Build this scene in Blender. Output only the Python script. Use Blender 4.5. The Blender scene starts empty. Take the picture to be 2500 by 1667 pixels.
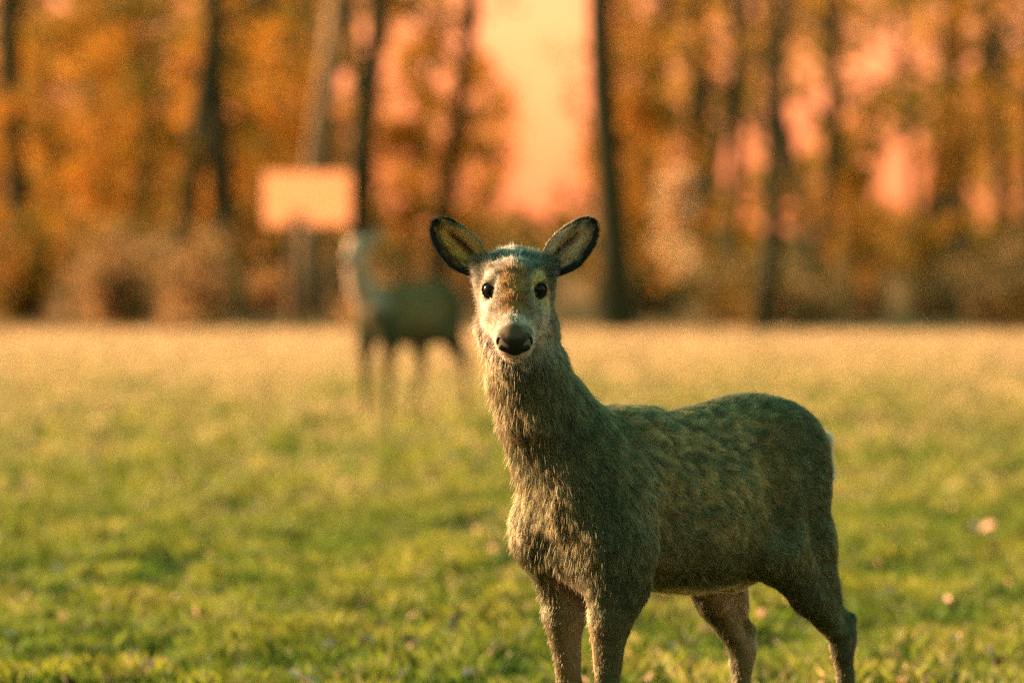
import bpy, math, random
import numpy as np
from mathutils import Vector
R = math.radians
scene = bpy.context.scene
COL = scene.collection
rng = np.random.default_rng(7)
random.seed(7)

# ------------------------------------------------------------------ camera
cam_d = bpy.data.cameras.new('camera')
cam = bpy.data.objects.new('camera', cam_d)
COL.objects.link(cam)
scene.camera = cam
cam.location = (0, 0, 1.30)
cam.rotation_euler = (R(90 - 1.153), 0, 0)
cam_d.lens = 200
cam_d.sensor_width = 36
cam_d.clip_start = 0.1
cam_d.clip_end = 2000
cam_d.dof.use_dof = True
cam_d.dof.focus_distance = 11.93
cam_d.dof.aperture_fstop = 3.15
cam_d.dof.aperture_blades = 0

# ------------------------------------------------------------------ light
SUN_ELEV, SUN_BACK = 15.0, 24.0       # low evening sun from the left, a little behind the deer
world = bpy.data.worlds.new('World')
scene.world = world
world.use_nodes = True
nt = world.node_tree
nt.nodes.clear()
n_out = nt.nodes.new('ShaderNodeOutputWorld')
n_bg = nt.nodes.new('ShaderNodeBackground')
n_sky = nt.nodes.new('ShaderNodeTexSky')
n_sky.sky_type = 'NISHITA'
n_sky.sun_disc = False
n_sky.sun_elevation = R(SUN_ELEV)
n_sky.sun_rotation = R(270 + SUN_BACK)
n_sky.air_density = 1.0
n_sky.dust_density = 1.0
n_sky.ozone_density = 1.0
n_tc = nt.nodes.new('ShaderNodeTexCoord')
n_sep = nt.nodes.new('ShaderNodeSeparateXYZ')
n_ramp = nt.nodes.new('ShaderNodeValToRGB')       # evening glow low down, unseen upper sky tinted teal to green the shadows
n_mul = nt.nodes.new('ShaderNodeMix')
n_mul.data_type = 'RGBA'
n_mul.blend_type = 'MULTIPLY'
n_mul.inputs['Factor'].default_value = 1.0
nt.links.new(n_tc.outputs['Generated'], n_sep.inputs[0])
nt.links.new(n_sep.outputs['Z'], n_ramp.inputs[0])
cr = n_ramp.color_ramp
cr.elements[0].position = 0.0
cr.elements[0].color = (.96, 0.30, 0.185, 1)
cr.elements[1].position = 0.40
cr.elements[1].color = (0.23, 0.66, 0.35, 1)
e = cr.elements.new(0.06)
e.color = (.96, 0.31, 0.185, 1)
e = cr.elements.new(0.17)
e.color = (0.48, 0.52, 0.29, 1)
nt.links.new(n_sky.outputs[0], n_mul.inputs[6])
nt.links.new(n_ramp.outputs[0], n_mul.inputs[7])
nt.links.new(n_mul.outputs[2], n_bg.inputs[0])
n_bg.inputs[1].default_value = 0.15
nt.links.new(n_bg.outputs[0], n_out.inputs[0])

sun_d = bpy.data.lights.new('sun', 'SUN')
sun_d.energy = 5.0
sun_d.angle = R(3.0)
sun_d.color = (1.0, 0.58, 0.33)
sun = bpy.data.objects.new('sun', sun_d)
COL.objects.link(sun)
_sv = Vector((-math.cos(R(SUN_ELEV)) * math.cos(R(SUN_BACK)), math.cos(R(SUN_ELEV)) * math.sin(R(SUN_BACK)), math.sin(R(SUN_ELEV))))
sun.rotation_euler = _sv.to_track_quat('Z', 'Y').to_euler()
sun.location = _sv * 60

vs = scene.view_settings
vs.view_transform = 'Standard'
vs.look = 'None'
vs.exposure = 1.9
vs.gamma = 1.0
vs.use_curve_mapping = False
scene.cycles.use_denoising = False          # the photograph is grainy
scene.cycles_curves.shape = 'THICK'
scene.cycles.sample_clamp_indirect = 4.0
scene.cycles.sample_clamp_direct = 5.0
scene.cycles.max_bounces = 6
scene.cycles.diffuse_bounces = 3
scene.cycles.transparent_max_bounces = 8

# ------------------------------------------------------------------ helpers
def tag(o, label=None, cat=None, group=None, kind=None):
    if label: o['label'] = label
    if cat: o['category'] = cat
    if group: o['group'] = group
    if kind: o['kind'] = kind
    return o

def empty(name, loc, rz=0.0):
    o = bpy.data.objects.new(name, None)
    o.empty_display_size = 0.2
    o.location = loc
    o.rotation_euler = (0, 0, rz)
    COL.objects.link(o)
    return o

def mesh_obj(name, verts, faces, mat, parent=None, smooth=True, col=None):
    """verts (n,3) array, faces (m,3|4) array or a list of tuples"""
    me = bpy.data.meshes.new(name)
    if isinstance(faces, np.ndarray):
        m, k = faces.shape
        me.vertices.add(len(verts))
        me.vertices.foreach_set('co', np.asarray(verts, np.float32).ravel())
        me.loops.add(m * k)
        me.loops.foreach_set('vertex_index', faces.astype(np.int32).ravel())
        me.polygons.add(m)
        me.polygons.foreach_set('loop_start', np.arange(0, m * k, k, dtype=np.int32))
        me.update(calc_edges=True)
    else:
        me.from_pydata([tuple(v) for v in verts], [], faces)
    if smooth:
        me.polygons.foreach_set('use_smooth', np.ones(len(me.polygons), bool))
    if col is not None:
        at = me.attributes.new('col', 'FLOAT_COLOR', 'POINT')
        c4 = np.ones((len(verts), 4), np.float32)
        c4[:, :3] = col
        at.data.foreach_set('color', c4.ravel())
    me.materials.append(mat)
    o = bpy.data.objects.new(name, me)
    if parent: o.parent = parent
    COL.objects.link(o)
    return o

def new_mat(name):
    m = bpy.data.materials.new(name)
    m.use_nodes = True
    return m, m.node_tree, m.node_tree.nodes['Principled BSDF']

def mat_plain(name, rgb, rough=0.8, spec=0.3, noise=None, bump=0.0, scale=30.0, coat=0.0):
    """noise: second colour mixed in by a noise texture in object space"""
    m, t, b = new_mat(name)
    b.inputs['Base Color'].default_value = (*rgb, 1)
    b.inputs['Roughness'].default_value = rough
    b.inputs['Specular IOR Level'].default_value = spec
    b.inputs['Coat Weight'].default_value = coat
    b.inputs['Coat Roughness'].default_value = 0.03
    if noise or bump:
        tc = t.nodes.new('ShaderNodeTexCoord')
        nz = t.nodes.new('ShaderNodeTexNoise')
        nz.inputs['Scale'].default_value = scale
        nz.inputs['Detail'].default_value = 6
        t.links.new(tc.outputs['Object'], nz.inputs['Vector'])
        if noise:
            mx = t.nodes.new('ShaderNodeMix')
            mx.data_type = 'RGBA'
            mx.inputs[6].default_value = (*rgb, 1)
            mx.inputs[7].default_value = (*noise, 1)
            t.links.new(nz.outputs['Fac'], mx.inputs['Factor'])
            t.links.new(mx.outputs[2], b.inputs['Base Color'])
        if bump:
            bp = t.nodes.new('ShaderNodeBump')
            bp.inputs['Strength'].default_value = bump
            bp.inputs['Distance'].default_value = 0.02
            t.links.new(nz.outputs['Fac'], bp.inputs['Height'])
            t.links.new(bp.outputs[0], b.inputs['Normal'])
    return m

def mat_attr(name, rough=0.8, spec=0.2, trans=0.0):
    """colour from the 'col' attribute, with an optional translucent share"""
    m, t, b = new_mat(name)
    a = t.nodes.new('ShaderNodeAttribute')
    a.attribute_name = 'col'
    t.links.new(a.outputs['Color'], b.inputs['Base Color'])
    b.inputs['Roughness'].default_value = rough
    b.inputs['Specular IOR Level'].default_value = spec
    if trans:
        tr = t.nodes.new('ShaderNodeBsdfTranslucent')
        t.links.new(a.outputs['Color'], tr.inputs['Color'])
        mx = t.nodes.new('ShaderNodeMixShader')
        mx.inputs[0].default_value = trans
        t.links.new(b.outputs[0], mx.inputs[1])
        t.links.new(tr.outputs[0], mx.inputs[2])
        t.links.new(mx.outputs[0], t.nodes['Material Output'].inputs['Surface'])
    return m

_lat = np.random.default_rng(3).random((32, 32, 32)).astype(np.float32)
def vnoise(p):
    """value noise in 0..1 at points (n,3)"""
    i = np.floor(p).astype(np.int64)
    f = p - i
    f = f * f * (3 - 2 * f)
    i0, i1 = i & 31, (i + 1) & 31
    x0, y0, z0 = i0.T
    x1, y1, z1 = i1.T
    fx, fy, fz = f.T
    def l(a, b, t): return a + (b - a) * t
    return l(l(l(_lat[x0, y0, z0], _lat[x1, y0, z0], fx), l(_lat[x0, y1, z0], _lat[x1, y1, z0], fx), fy),
             l(l(_lat[x0, y0, z1], _lat[x1, y0, z1], fx), l(_lat[x0, y1, z1], _lat[x1, y1, z1], fx), fy), fz)

def fbm(p, n=3):
    s, a, tot = 0, 1.0, 0
    for k in range(n):
        s = s + a * vnoise(p * 2 ** k + 7.3 * k)
        tot += a
        a *= 0.5
    return s / tot

def sstep(a, b, x):
    t = np.clip((x - a) / (b - a), 0, 1)
    return t * t * (3 - 2 * t)

def mixc(c, d, w):
    return c + (np.asarray(d, np.float32) - c) * w[:, None]

# ------------------------------------------------------------------ soft-blended solids, meshed as one continuous skin
class Solid:
    """a distance field on a grid; add() blends shapes in, mesh() returns one closed surface"""
    def __init__(self, lo, hi, h):
        self.lo = np.array(lo, np.float32)
        self.h = h
        self.n = np.ceil((np.array(hi) - self.lo) / h).astype(int) + 1
        self.F = np.full(self.n, 0.25, np.float32)
    def _sub(self, lo, hi):
        i0 = np.clip(np.floor((lo - self.lo) / self.h).astype(int), 0, self.n - 1)
        i1 = np.clip(np.ceil((hi - self.lo) / self.h).astype(int) + 1, 1, self.n)
        ax = [self.lo[k] + self.h * np.arange(i0[k], i1[k], dtype=np.float32) for k in range(3)]
        P = np.stack(np.meshgrid(*ax, indexing='ij'), -1)
        return tuple(slice(a, b) for a, b in zip(i0, i1)), P
    def add(self, f, lo, hi, k=0.02, cut=False):
        m = k + 3 * self.h
        sl, P = self._sub(np.asarray(lo) - m, np.asarray(hi) + m)
        d = f(P).astype(np.float32)
        F = self.F[sl]
        if cut:
            d = -d
            hh = np.maximum(k - np.abs(F - d), 0) / k
            self.F[sl] = np.maximum(F, d) + hh * hh * k * 0.25
        else:
            hh = np.maximum(k - np.abs(F - d), 0) / k
            self.F[sl] = np.minimum(F, d) - hh * hh * k * 0.25
    def cap(self, A, B, ra, rb, k=0.02, sq=None, cut=False):
        """tapered capsule; sq = (axis, factor) flattens it along an axis"""
        A, B = np.asarray(A, np.float32), np.asarray(B, np.float32)
        ba = B - A
        L = float(ba @ ba) + 1e-9
        def f(P):
            pa = P - A
            t = np.clip((pa @ ba) / L, 0, 1)
            q = pa - t[..., None] * ba
            s = 1.0
            if sq is not None:
                ax = np.asarray(sq[0], np.float32)
                s = sq[1]
                q = q + (q @ ax)[..., None] * ax * (1 / s - 1)
            return (np.sqrt((q * q).sum(-1)) - (ra + t * (rb - ra))) * min(s, 1)
        r = max(ra, rb)
        self.add(f, np.minimum(A, B) - r, np.maximum(A, B) + r, k, cut)
    def ell(self, C, M, rad, k=0.02, cut=False):
        """ellipsoid, rows of M are its axes"""
        C, M, rad = np.asarray(C, np.float32), np.asarray(M, np.float32), np.asarray(rad, np.float32)
        def f(P):
            q = (P - C) @ M.T
            a = np.sqrt(((q / rad) ** 2).sum(-1))
            b = np.sqrt(((q / rad ** 2) ** 2).sum(-1)) + 1e-9
            return a * (a - 1) / b
        self.add(f, C - rad.max(), C + rad.max(), k, cut)
    def ring(self, C, N, ra, rb, k=0.006):
        C, N = np.asarray(C, np.float32), np.asarray(N, np.float32)
        def f(P):
            q = P - C
            a = q @ N
            r = np.sqrt(np.maximum((q * q).sum(-1) - a * a, 0))
            return np.sqrt((r - ra) ** 2 + a * a) - rb
        self.add(f, C - ra - rb, C + ra + rb, k)
    def mesh(self):
        F, h = self.F, self.h
        S = F < 0
        nx, ny, nz = S.shape
        c = np.zeros((nx - 1, ny - 1, nz - 1), np.int8)
        for dx in (0, 1):
            for dy in (0, 1):
                for dz in (0, 1):
                    c += S[dx:nx - 1 + dx, dy:ny - 1 + dy, dz:nz - 1 + dz]
        act = np.argwhere((c > 0) & (c < 8))
        idx = np.full(c.shape, -1, np.int32)
        idx[tuple(act.T)] = np.arange(len(act))
        pos = np.zeros((len(act), 3), np.float32)
        cnt = np.zeros(len(act), np.float32)
        cor = [(a, b, d) for a in (0, 1) for b in (0, 1) for d in (0, 1)]
        V = {q: F[act[:, 0] + q[0], act[:, 1] + q[1], act[:, 2] + q[2]] for q in cor}
        for a in cor:
            for ax in range(3):
                if a[ax] == 0:
                    b = list(a); b[ax] = 1; b = tuple(b)
                    m = (V[a] < 0) != (V[b] < 0)
                    t = V[a][m] / (V[a][m] - V[b][m])
                    p = np.tile(np.array(a, np.float32), (m.sum(), 1))
                    p[:, ax] = t
                    pos[m] += p
                    cnt[m] += 1
        vert = self.lo + h * (act + pos / cnt[:, None])
        quads = []
        for ax in range(3):
            o1, o2 = [(1, 2), (2, 0), (0, 1)][ax]
            s0 = [slice(None)] * 3; s1 = [slice(None)] * 3
            s0[ax] = slice(0, -1); s1[ax] = slice(1, None)
            A, B = S[tuple(s0)], S[tuple(s1)]
            for flip, m in ((False, A & ~B), (True, ~A & B)):
                e = np.argwhere(m)
                e = e[(e[:, o1] > 0) & (e[:, o2] > 0) & (e[:, o1] < S.shape[o1] - 1) & (e[:, o2] < S.shape[o2] - 1)]
                q = []
                for d1, d2 in ((-1, -1), (0, -1), (0, 0), (-1, 0)):
                    ee = e.copy()
                    ee[:, o1] += d1; ee[:, o2] += d2
                    q.append(idx[tuple(ee.T)])
                q = np.stack(q, 1)
                quads.append(q[:, ::-1] if flip else q)
        return vert, np.concatenate(quads)
    def normals(self, P):
        """outward unit normals from the field's gradient"""
        g = (P - self.lo) / self.h
        out = np.zeros_like(P)
        for ax in range(3):
            a = g.copy(); a[:, ax] += 1.2
            b = g.copy(); b[:, ax] -= 1.2
            out[:, ax] = self._tri(a) - self._tri(b)
        return out / (np.linalg.norm(out, axis=1, keepdims=True) + 1e-9)
    def _tri(self, g):
        g = np.clip(g, 0, self.n - 1.001)
        i = g.astype(int)
        f = g - i
        r = 0
        for a in (0, 1):
            for b in (0, 1):
                for d in (0, 1):
                    w = (f[:, 0] if a else 1 - f[:, 0]) * (f[:, 1] if b else 1 - f[:, 1]) * (f[:, 2] if d else 1 - f[:, 2])
                    r = r + w * self.F[i[:, 0] + a, i[:, 1] + b, i[:, 2] + d]
        return r

def unit(v):
    v = np.asarray(v, np.float64)
    return v / np.linalg.norm(v)

def smooth_table(x, xs, ys):
    """smooth interpolation through a table (Catmull-Rom on a dense table)"""
    xs, ys = np.asarray(xs, float), np.asarray(ys, float)
    m = np.gradient(ys, xs)
    i = np.clip(np.searchsorted(xs, x) - 1, 0, len(xs) - 2)
    hh = xs[i + 1] - xs[i]
    t = np.clip((x - xs[i]) / hh, 0, 1)
    return ((2 * t ** 3 - 3 * t ** 2 + 1) * ys[i] + (t ** 3 - 2 * t ** 2 + t) * hh * m[i]
            + (-2 * t ** 3 + 3 * t ** 2) * ys[i + 1] + (t ** 3 - t ** 2) * hh * m[i + 1])

# body table: u (forward), back line, belly line, half width
TORSO = np.array([
    (-.465, .820, .740, .030), (-.440, .862, .690, .078), (-.40, .893, .640, .104), (-.34, .917, .595, .120), (-.27, .929, .558, .122),
    (-.20, .927, .530, .128), (-.10, .912, .508, .149), (.00, .901, .510, .153), (.10, .900, .522, .142),
    (.20, .900, .534, .126), (.27, .892, .545, .112), (.34, .850, .570, .088), (.39, .780, .620, .050), (.41, .73, .67, .02)])

def build_deer(P):
    """P: pose. Returns a dict with the solid, the frames and the mesh (positions relative to the base point)"""
    a = R(P['yaw'])
    ca, sa = math.cos(a), math.sin(a)
    W = lambda u, v, w: np.array((-u * ca + v * sa, -u * sa - v * ca, w))     # body frame -> world offsets
    LEFT = np.array((sa, -ca, 0.0))
    h = P['cell']
    H = np.array(P['head'])
    hy, hp, hr = R(P['head_yaw']), R(P['head_pitch']), R(P['head_roll'])
    Xh = np.array((math.cos(hy), math.sin(hy), 0))
    Fh = np.array((math.sin(hy), -math.cos(hy), 0))
    S = Fh * math.cos(hp) + np.array((0, 0, -math.sin(hp)))
    T = Fh * math.sin(hp) + np.array((0, 0, math.cos(hp)))
    Xr = Xh * math.cos(hr) + T * math.sin(hr)
    T = T * math.cos(hr) - Xh * math.sin(hr)
    Xh = Xr
    HD = lambda x, s, t: H + Xh * x + S * s + T * t
    HM = np.stack((Xh, S, T))
    pts = [W(-.62, .2, 0), W(-.62, -.2, 0), W(.5, .2, 0), W(.5, -.2, 0), *[HD(x, q, t) for x in (-.13, .13) for q in (-.17, .2) for t in (-.13, .09)]]
    lo = np.min(pts, 0) - .03
    hi = np.max(pts, 0) + .03
    lo[2] = -.01
    s = Solid(lo, hi, h)
    # trunk
    def trunk(Q):
        u = -Q[..., 0] * ca - Q[..., 1] * sa
        v = Q[..., 0] * sa - Q[..., 1] * ca
        w = Q[..., 2]
        uc = np.clip(u, TORSO[0, 0], TORSO[-1, 0])
        zt = smooth_table(uc, TORSO[:, 0], TORSO[:, 1])
        zb = smooth_table(uc, TORSO[:, 0], TORSO[:, 2])
        hw = smooth_table(uc, TORSO[:, 0], TORSO[:, 3])
        c, rz = (zt + zb) / 2, (zt - zb) / 2
        x = (w - c) / rz
        x_ = np.clip(x, -1.15, 1.15)
        hw = hw * (1 - .16 * x_)                               # ribs widest a little below the middle, narrow spine
        hw = hw * (1 - .10 * np.clip(x_, 0, 1) ** 2)
        n = 2.15
        d = ((np.abs(v / hw) ** n + np.abs(x) ** n) ** (1 / n) - 1) * np.minimum(hw, rz)
        du = np.abs(u - uc)
        return np.where(du > 0, np.sqrt(np.maximum(d, 0) ** 2 + du ** 2), d)
    s.add(trunk, np.min([W(*q) for q in [(.45, .2, .45), (.45, -.2, .45), (-.5, .2, .45), (-.5, -.2, .45)]], 0),
          np.max([W(*q) for q in [(.45, .2, .98), (.45, -.2, .98), (-.5, .2, .98), (-.5, -.2, .98)]], 0), .02)
    # neck
    N = [np.array(q[:3]) for q in P['neck']]
    nr = [q[3] for q in P['neck']]
    for i in range(len(N) - 1):
        s.cap(N[i], N[i + 1], nr[i], nr[i + 1], .035)
    s.cap(W(.332, .03, .73), W(.325, .03, .61), .090, .068, .06)      # breast
    s.cap(W(.20, 0, .868), W(.10, 0, .866), .03, .03, .05)       # withers
    # shoulders and forelegs
    for side, leg in ((1, P['fore_near']), (-1, P['fore_far'])):
        sh = .305 if side > 0 else .328
        fu, ku, cu = leg                                           # forward position of elbow line, knee and fetlock
        s.cap(W(.17, side * .055, .83), W(sh, side * .092, .655), .040, .060, .07, (LEFT, .72))   # shoulder blade
        s.cap(W(sh, side * .092, .645), W(fu - .025, side * .102, .575), .060, .050, .07, (LEFT, .74))  # upper arm
        s.cap(W(fu - .035, side * .102, .58), W(fu - .012, side * .098, .52), .028, .034, .03)           # elbow
        s.cap(W(fu - .012, side * .096, .60), W(fu + .012, side * .088, .47), .058, .043, .06, (LEFT, .86))
        s.cap(W(fu + .012, side * .088, .47), W(ku, side * .078, .31), .043, .0245, .02, (LEFT, .86))
        s.cap(W(ku + .003, side * .078, .32), W(ku, side * .077, .275), .026, .023, .015)             # knee
        s.cap(W(ku, side * .077, .28), W(cu, side * .075, .095), .0185, .0165, .01)
        s.cap(W(cu - .002, side * .075, .10), W(cu, side * .075, .085), .0205, .0205, .01)
        s.cap(W(cu, side * .075, .09), W(cu + .028, side * .075, .035), .0175, .0185, .01)
    # haunches and hind legs
    for side, leg in ((1, P['hind_near']), (-1, P['hind_far'])):
        (ku, kz), (hu, hz), (cu, cz) = leg                          # stifle, hock, fetlock
        v0, v1 = side * .112, side * P.get('hind_v', .085)
        s.cap(W(-.285, side * .066, .81), W(ku - .01, v0 * .92, kz + .03), .098, .070, .045, (LEFT, .70))
        s.cap(W(-.345, side * .066, .80), W((ku + hu) / 2 - .018, side * .088, kz + .01), .078, .050, .045, (LEFT, .75))
        s.cap(W((ku + hu) / 2 - .018, side * .088, kz + .01), W((ku + 3 * hu) / 4 - .022, v1, (kz + 2 * hz) / 3 + .02), .050, .026, .04)
        s.cap(W(ku, v0, kz), W((ku + hu) / 2, side * .098, (kz + hz) / 2), .066, .040, .04, (LEFT, .8))
        s.cap(W((ku + hu) / 2, side * .098, (kz + hz) / 2), W(hu, v1, hz), .040, .0245, .025, (LEFT, .85))
        s.cap(W(hu - .004, v1, hz + .012), W(hu, v1, hz - .03), .026, .024, .02)
        s.cap(W(hu - .026, v1, hz + .042), W(hu - .016, v1, hz - .01), .0125, .014, .018)             # point of the hock
        s.cap(W((ku + 2 * hu) / 3 - .03, v1, (kz + 2 * hz) / 3 + .02), W(hu - .026, v1, hz + .042), .018, .0105, .02)  # tendon
        s.cap(W(hu, v1, hz - .02), W(cu, side * .08, cz), .0215, .0165, .012)
        s.cap(W(cu, side * .08, cz + .008), W(cu, side * .08, cz - .006), .0205, .0205, .01)
        s.cap(W(cu, side * .08, cz), W(cu + .03, side * .08, cz - .055), .0175, .0185, .01)
    s.cap(W(-.245, 0, .565), W(-.20, 0, .55), .05, .045, .04)     # groin
    # tail
    s.cap(W(-.44, 0, .855), W(-.486, .030, .82), .024, .021, .03)
    s.cap(W(-.486, .030, .82), W(-.504, .042, .755), .019, .011, .02)
    # shoulder ridge, hollows behind the shoulder and before the thigh
    for q in (-1, 1):
        s.cap(W(.215, q * .050, .875), W(.170, q * .104, .832), .014, .012, .02)
        s.cap(W(-.175, q * .168, .85), W(-.20, q * .165, .66), .028, .030, .06, cut=True)
        s.cap(W(.165, q * .178, .76), W(.20, q * .165, .57), .026, .034, .05, cut=True)
    # head
    s.ell(HD(0, -.062, -.004), HM, (.063, .078, .043), .02)        # braincase
    s.cap(HD(0, -.005, .008), HD(0, .05, -.012), .046, .036, .03)  # forehead
    s.cap(HD(0, .03, -.02), HD(0, .135, -.038), .044, .0320, .03, (Xh, .92))   # nasal bridge and muzzle
    s.cap(HD(0, .120, -.038), HD(0, .146, -.038), .0335, .0315, .03)
    for q in (-1, 1):
        s.cap(HD(q * .043, -.07, -.035), HD(q * .030, .03, -.062), .040, .030, .03)   # cheek
        s.cap(HD(q * .030, .02, -.058), HD(q * .013, .135, -.064), .027, .017, .03)   # jaw
        s.cap(HD(q * .043, -.03, .018), HD(q * .044, .004, .019), .015, .011, .015)   # brow
        s.cap(HD(q * .047, -.005, -.028), HD(q * .036, .05, -.03), .016, .018, .02)      # cheekbone
        s.cap(HD(q * .054, -.075, .000), HD(q * .070, -.084, .008), .022, .013, .03)  # ear base
    s.cap(HD(0, .14, -.068), HD(0, .150, -.066), .019, .016, .015)   # chin
    s.cap(HD(0, -.088, -.040), N[-1], .048, nr[-1], .04)               # nape
    s.cap(HD(0, -.04, -.075), N[-1], .045, nr[-1] * .9, .04)         # throat
    eyes = []
    for q in (-1, 1):
        n_e = unit(Xh * q * .47 + S * .86 + T * .18)
        c_e = HD(q * .0470, .008, .0)
        s.ell(c_e + n_e * .016, HM, (.0215, .0215, .0195), .010, cut=True)
        s.ell(c_e + n_e * .003, HM, (.0195, .0195, .0165), .004, cut=True)
        s.ring(c_e + n_e * .0085, n_e, .0182, .0036, .006)
        eyes.append((c_e, n_e, q))
    V, Q = s.mesh()
    return dict(s=s, V=V, Q=Q, W=W, HD=HD, HM=HM, H=H, Xh=Xh, S=S, T=T, N=N, nr=nr, LEFT=LEFT, eyes=eyes, P=P, ca=ca, sa=sa)

# coat colours
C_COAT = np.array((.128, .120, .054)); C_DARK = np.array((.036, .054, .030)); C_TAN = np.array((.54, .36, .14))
C_PALE = np.array((.62, .50, .38)); C_WHITE = np.array((.74, .60, .48)); C_RUST = np.array((.38, .17, .035)); C_SLATE = np.array((.105, .115, .095))
C_BLACK = np.array((.018, .02, .016))

def coat_colour(D, X):
    """colour of the coat at points X (offsets from the base point)"""
    X = np.asarray(X, np.float32)
    ca, sa = D['ca'], D['sa']
    u = -X[:, 0] * ca - X[:, 1] * sa
    v = X[:, 0] * sa - X[:, 1] * ca
    w = X[:, 2]
    c = np.tile(C_COAT, (len(X), 1)).astype(np.float32)
    n1 = fbm(X * np.array((52, 52, 80)), 3)
    n2 = fbm(X * 9 + 5, 2)
    # mottled agouti: darker spine and hips, tan ribs
    c = mixc(c, C_TAN, .70 * sstep(.38, .68, n1) * sstep(-.30, -.12, u) * sstep(.58, .74, w) * sstep(.40, .28, u))
    c = mixc(c, C_TAN, .22 * sstep(.45, .75, n2))
    c = mixc(c, C_DARK, .18 * sstep(.48, .25, n1))
    c = mixc(c, C_DARK, .55 * sstep(.10, -.0, np.abs(v)) * sstep(.80, .90, w) * sstep(.3, .0, u))
    c = mixc(c, C_DARK, .45 * sstep(-.24, -.32, u) * sstep(.55, .7, w))
    c = mixc(c, C_DARK, .40 * sstep(.20, .30, u) * sstep(.50, .56, w))  # shade on chest and neck, painted into the grey-brown coat
    # belly, groin, inner legs, rump
    c = mixc(c, C_PALE, .9 * sstep(.545, .515, w) * sstep(.44, .50, w) * sstep(.11, .05, np.abs(v)) * sstep(.14, .05, u) * sstep(-.30, -.2, u))
    inner = sstep(.075, .050, np.abs(v)) * sstep(.60, .54, w)
    c = mixc(c, C_PALE, .8 * inner * sstep(.30, .42, w) * sstep(.0, -.1, u))
    c = mixc(c, C_PALE, .28 * inner * sstep(.30, .42, w) * sstep(.1, .2, u))
    c = mixc(c, C_RUST, .18 * sstep(.50, .42, w) * sstep(.1, .2, u))
    c = mixc(c, C_DARK, .6 * sstep(.60, .50, w) * sstep(.055, .09, np.abs(v)))
    c = mixc(c, C_WHITE, .95 * sstep(-.425, -.455, u) * sstep(.62, .70, w) * sstep(.10, .05, np.abs(v)))
    tail_top = sstep(-.476, -.486, u) * sstep(.66, .69, w)
    c = mixc(c, (.74, .52, .34), .9 * tail_top)
    c = c * (1 - D['P'].get('dark_legs', 0.0) * sstep(.56, .46, w))[:, None]
    c = mixc(c, (.75, .56, .40), D['P'].get('sunlit_pale_neck', 0.0) * sstep(.70, .85, w) * sstep(.28, .36, u))  # white throat, with sunlight painted into the neck colour
    # head
    q = (X - D['H']) @ D['HM'].T
    x, s, t = q.T
    ax = np.abs(x)
    hd = sstep(-.17, -.12, s) * sstep(-.16, -.10, t)
    hd = hd * sstep(.15, .12, ax)
    ch = np.tile(np.array((.20, .17, .11)), (len(X), 1)).astype(np.float32)
    ch = mixc(ch, C_PALE, .75 * sstep(.025, .052, ax) * sstep(-.01, .03, s))                    # pale cheeks
    ch = mixc(ch, C_RUST, .8 * sstep(.032, .012, ax) * sstep(-.015, .02, s) * sstep(.125, .09, s) * sstep(-.045, -.02, t))
    ch = mixc(ch, (.40, .36, .30), .7 * sstep(.05, .02, ax) * sstep(.01, -.015, s) * sstep(-.06, -.035, s))
    ch = mixc(ch, (.36, .32, .26), .9 * sstep(-.035, -.055, s) * sstep(-.04, .0, t))
    ch = mixc(ch, C_SLATE * .8, .9 * np.exp(-((ax - .036) / .016) ** 2 - ((s + .060) / .022) ** 2) * sstep(-.04, .0, t))
    ch = mixc(ch, C_SLATE, .4 * sstep(.46, .60, fbm(X * 50 + 4, 2)) * sstep(-.03, -.05, s) * sstep(-.04, .0, t))
    ch = mixc(ch, C_DARK, .7 * sstep(.048, .060, ax) * sstep(-.025, -.045, s) * sstep(-.11, -.09, s) * sstep(-.03, .0, t))
    ch = mixc(ch, C_DARK, .7 * np.exp(-((ax - .026) / .009) ** 2 - ((s + .012) / .016) ** 2))     # dark marks above the brow
    ch = mixc(ch, C_PALE, .9 * sstep(-.045, -.07, t) * sstep(-.02, .04, s))                        # jaw and throat
    ring_n = .012 * (fbm(X * 60 + 2, 2) - .5)
    ch = mixc(ch, C_WHITE, .72 * sstep(.110, .130, s + ring_n) * sstep(.152, .142, s))                     # white ring behind the nose
    ch = mixc(ch, C_WHITE, .8 * sstep(.12, .135, s) * sstep(-.045, -.055, t))
    for (ce, ne, sg) in D['eyes']:
        de = np.linalg.norm(X - (ce + ne * .006), axis=1)
        ring = sstep(.044, .033, de)
        ch = mixc(ch, C_PALE * 1.15 if sg < 0 else C_TAN * 1.35, .95 * ring)  # eye ring paler on the sun side, light painted into its colour
        ch = mixc(ch, C_BLACK, sstep(.0222, .0195, de))
    nz = fbm(X * 70, 2)
    ch = ch * (.55 + .9 * nz)[:, None]
    if 'sunlit_head' in D['P']: ch = mixc(ch, D['P']['sunlit_head'], np.full(len(X), .75))  # warm sunlight painted over the whole head
    c = c + (ch - c) * hd[:, None]
    return np.clip(c, .004, .9)

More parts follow.
